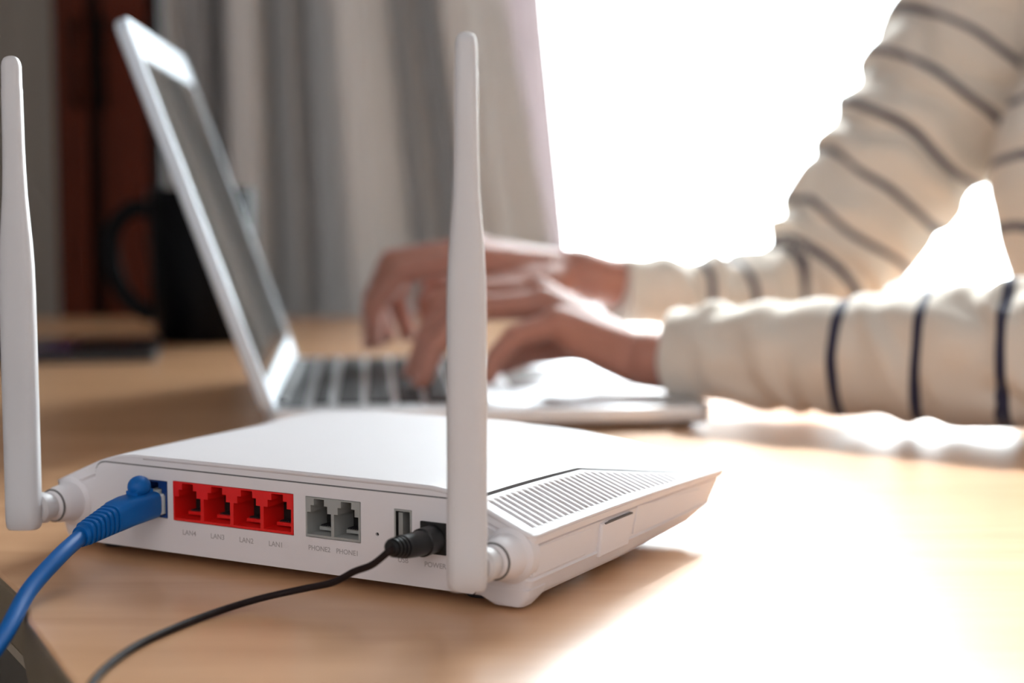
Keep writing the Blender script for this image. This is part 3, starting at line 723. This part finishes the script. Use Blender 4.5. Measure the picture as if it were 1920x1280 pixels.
# ------------------------------------------------------------------ mug and tablet on the far side
mg = thing('mug', 'tall black mug with a loop handle behind the laptop screen', 'mug', (-.302, 1.605, TABLE))
b = bmesh.new(); lathe(b, ((40, 0), (44, 1), (48, 12), (51, 60), (52.5, 146), (51.8, 150), (49.5, 150), (48, 145), (46, 14), (40, 8)), 48); obj('mug_body', b, M_mug, mg, smooth=True, angle=50)
b = bmesh.new(); sweep(b, [(-44, 0, 126), (-66, 0, 130), (-86, 0, 112), (-90, 0, 82), (-80, 0, 50), (-60, 0, 30), (-44, 0, 28)], 7.5, 16, ell=(1.2, .9), up=Vector((0, 1, 0))); obj('handle', b, M_mug, mg, smooth=True)
tbx = thing('tablet', 'flat black tablet with a painted purple reflection on its glass left of the mug', 'tablet', (-.455, 1.47, TABLE), R(10))
b = bmesh.new(); slab(b, -135, -75, 135, 75, 8, (0, 1, 8, 9), (1.5, 0, 0, 1)); obj('case', b, M_tablet, tbx, smooth=True)
b = bmesh.new(); slab(b, -60, -62, 60, 62, 4, (8.9, 9.3, 9.4), (0, 0, .3)); obj('glass', b, M_tabglass, tbx, smooth=True)

# ------------------------------------------------------------------ curtains and cabinet in front of the back wall
def interp(tab, x):
    if x <= tab[0][0]: return tab[0][1]
    for (a, va), (b_, vb) in zip(tab, tab[1:]):
        if x <= b_:
            t = (x - a) / (b_ - a); t = t * t * (3 - 2 * t) * .5 + t * .5; return va + (vb - va) * t
    return tab[-1][1]
def curtain(name, label, m, xs, prof, y0, z0, z1, shear, group=None, nz=36, n=260):
    xm = (xs[0] + xs[1]) / 2
    t = thing(name, label, 'curtain', V(xm, y0, z0), 0, group)
    b = bmesh.new(); rows_ = []
    for k in range(nz + 1):
        zz = z0 + (z1 - z0) * k / nz; row = []
        for i in range(n + 1):
            x = xs[0] + (xs[1] - xs[0]) * i / n; w = max(0, (x - xs[0]) / (xs[1] - xs[0]))
            y = y0 - interp(prof, x) + 1.5 * math.sin(zz * .004 + x * .05)
            row.append(V(x + shear(zz) * w ** 1.6, y, zz))
        rows_.append(row)
    loft(b, rows_, False, False, closed=False); bmesh.ops.translate(b, vec=-t.location, verts=b.verts)
    o = obj('cloth', b, m, t, smooth=True, angle=0); o.data.shade_smooth() if hasattr(o.data, 'shade_smooth') else None
    s = o.modifiers.new('s', 'SOLIDIFY'); s.thickness = .0012
    b = bmesh.new(); rows2 = []
    for dz, dy in ((0, -1.4), (0, 1.4), (38, 1.6), (38, -1.6)):
        rows2.append([V(xs[0] + (xs[1] - xs[0]) * i / n + shear(z0 + dz) * (i / n) ** 1.6, y0 - interp(prof, xs[0] + (xs[1] - xs[0]) * i / n) + dy, z0 + dz - 2) for i in range(n + 1)])
    loft(b, rows2 + [rows2[0]], False, False, closed=False); bmesh.ops.translate(b, vec=-t.location, verts=b.verts); obj('hem', b, m, t)
    return t
def px(u, y=2030): return (u - 960) / 3079 * y
def shear(zz):            # the right edge swings outwards towards the floor
    h = min(zz - T, 400); return -.19 * (h - 80) if h > 80 else -.10 * (h - 80)
prof = [(px(309), 0), (px(322), 40), (px(350), -10), (px(385), 20), (px(425), -40), (px(440), 50), (px(455), 56), (px(498), 54), (px(512), -44), (px(545), -60), (px(560), 20), (px(590), -60), (px(630), -50), (px(645), 50), (px(670), 60), (px(715), 56), (px(752), 20), (px(785), -44), (px(812), 10), (px(845), -50), (px(868), -30), (px(885), 50), (px(940), 48), (px(975), 26), (px(1035), 12)]
curtain('curtain', 'grey-beige pleated curtain hanging beside the bright window behind the laptop', M_curt, (px(309), px(1035)), prof, 2050, 40, 2420, shear)
sp = [(px(890) + i * 7, 5 * math.sin(i * 1.9) if i < 14 else 0) for i in range(18)]
curtain('sheer_curtain', 'narrow sheer pinkish white curtain at the left edge of the window', M_sheer, (px(890, 2100), px(1066, 2100)), sp, 2110, 40, 2420, lambda zz: shear(zz) * .55, n=120)
dp = [(-1400 + i * 55, (16 if i % 2 else -10)) for i in range(20)]
curtain('side_curtain', 'dark grey curtain left of the red-brown wooden cabinet', M_curt2, (-1340, px(104)), dp, 2100, 40, 2420, lambda zz: 0, nz=6)
b = bmesh.new(); sweep(b, [(-1500, 2070, 2442), (2400, 2070, 2442)], 14, 16, smooth=False); rod = obj('curtain_rod', b, M_metal, None, smooth=True)
rod['label'] = 'steel curtain rod along the wall above the window'; rod['category'] = 'curtain rod'

cbn = thing('cabinet', 'tall dark red-brown wooden cabinet between the grey curtains', 'cabinet', V(px(198, 1990), 2060, 0))
x0, x1 = px(108, 1985), px(288, 1985); cxm = px(198, 1990)
def kl(bm): bmesh.ops.translate(bm, vec=-V(cxm, 2060, 0), verts=bm.verts); return bm
b = bmesh.new(); box(b, x0, 1995, 0, x1, 2195, 1900); obj('carcass', kl(b), M_cabdark, cbn, bevel=2)
xa, xb = px(172, 1985), px(200, 1985)
for a, c, lb in ((x0 + 3, xa, None), (xb, x1 - 3, None)):
    b = bmesh.new(); box(b, a, 1977, 60, c, 1994, 1880); d = obj('door', kl(b), M_cab, cbn, bevel=3)
    b = bmesh.new(); box(b, a + 14, 1973, 100, c - 14, 1978, 1840); obj('door_panel', kl(b), M_cab, d, bevel=2)
    b = bmesh.new(); hx = c - 8 if a < xa else a + 8; sweep(b, [(hx, 1976, 1000), (hx, 1958, 1004), (hx, 1958, 1090), (hx, 1976, 1094)], 3.5, 10); obj('handle', kl(b), M_cabdark, d, smooth=True)
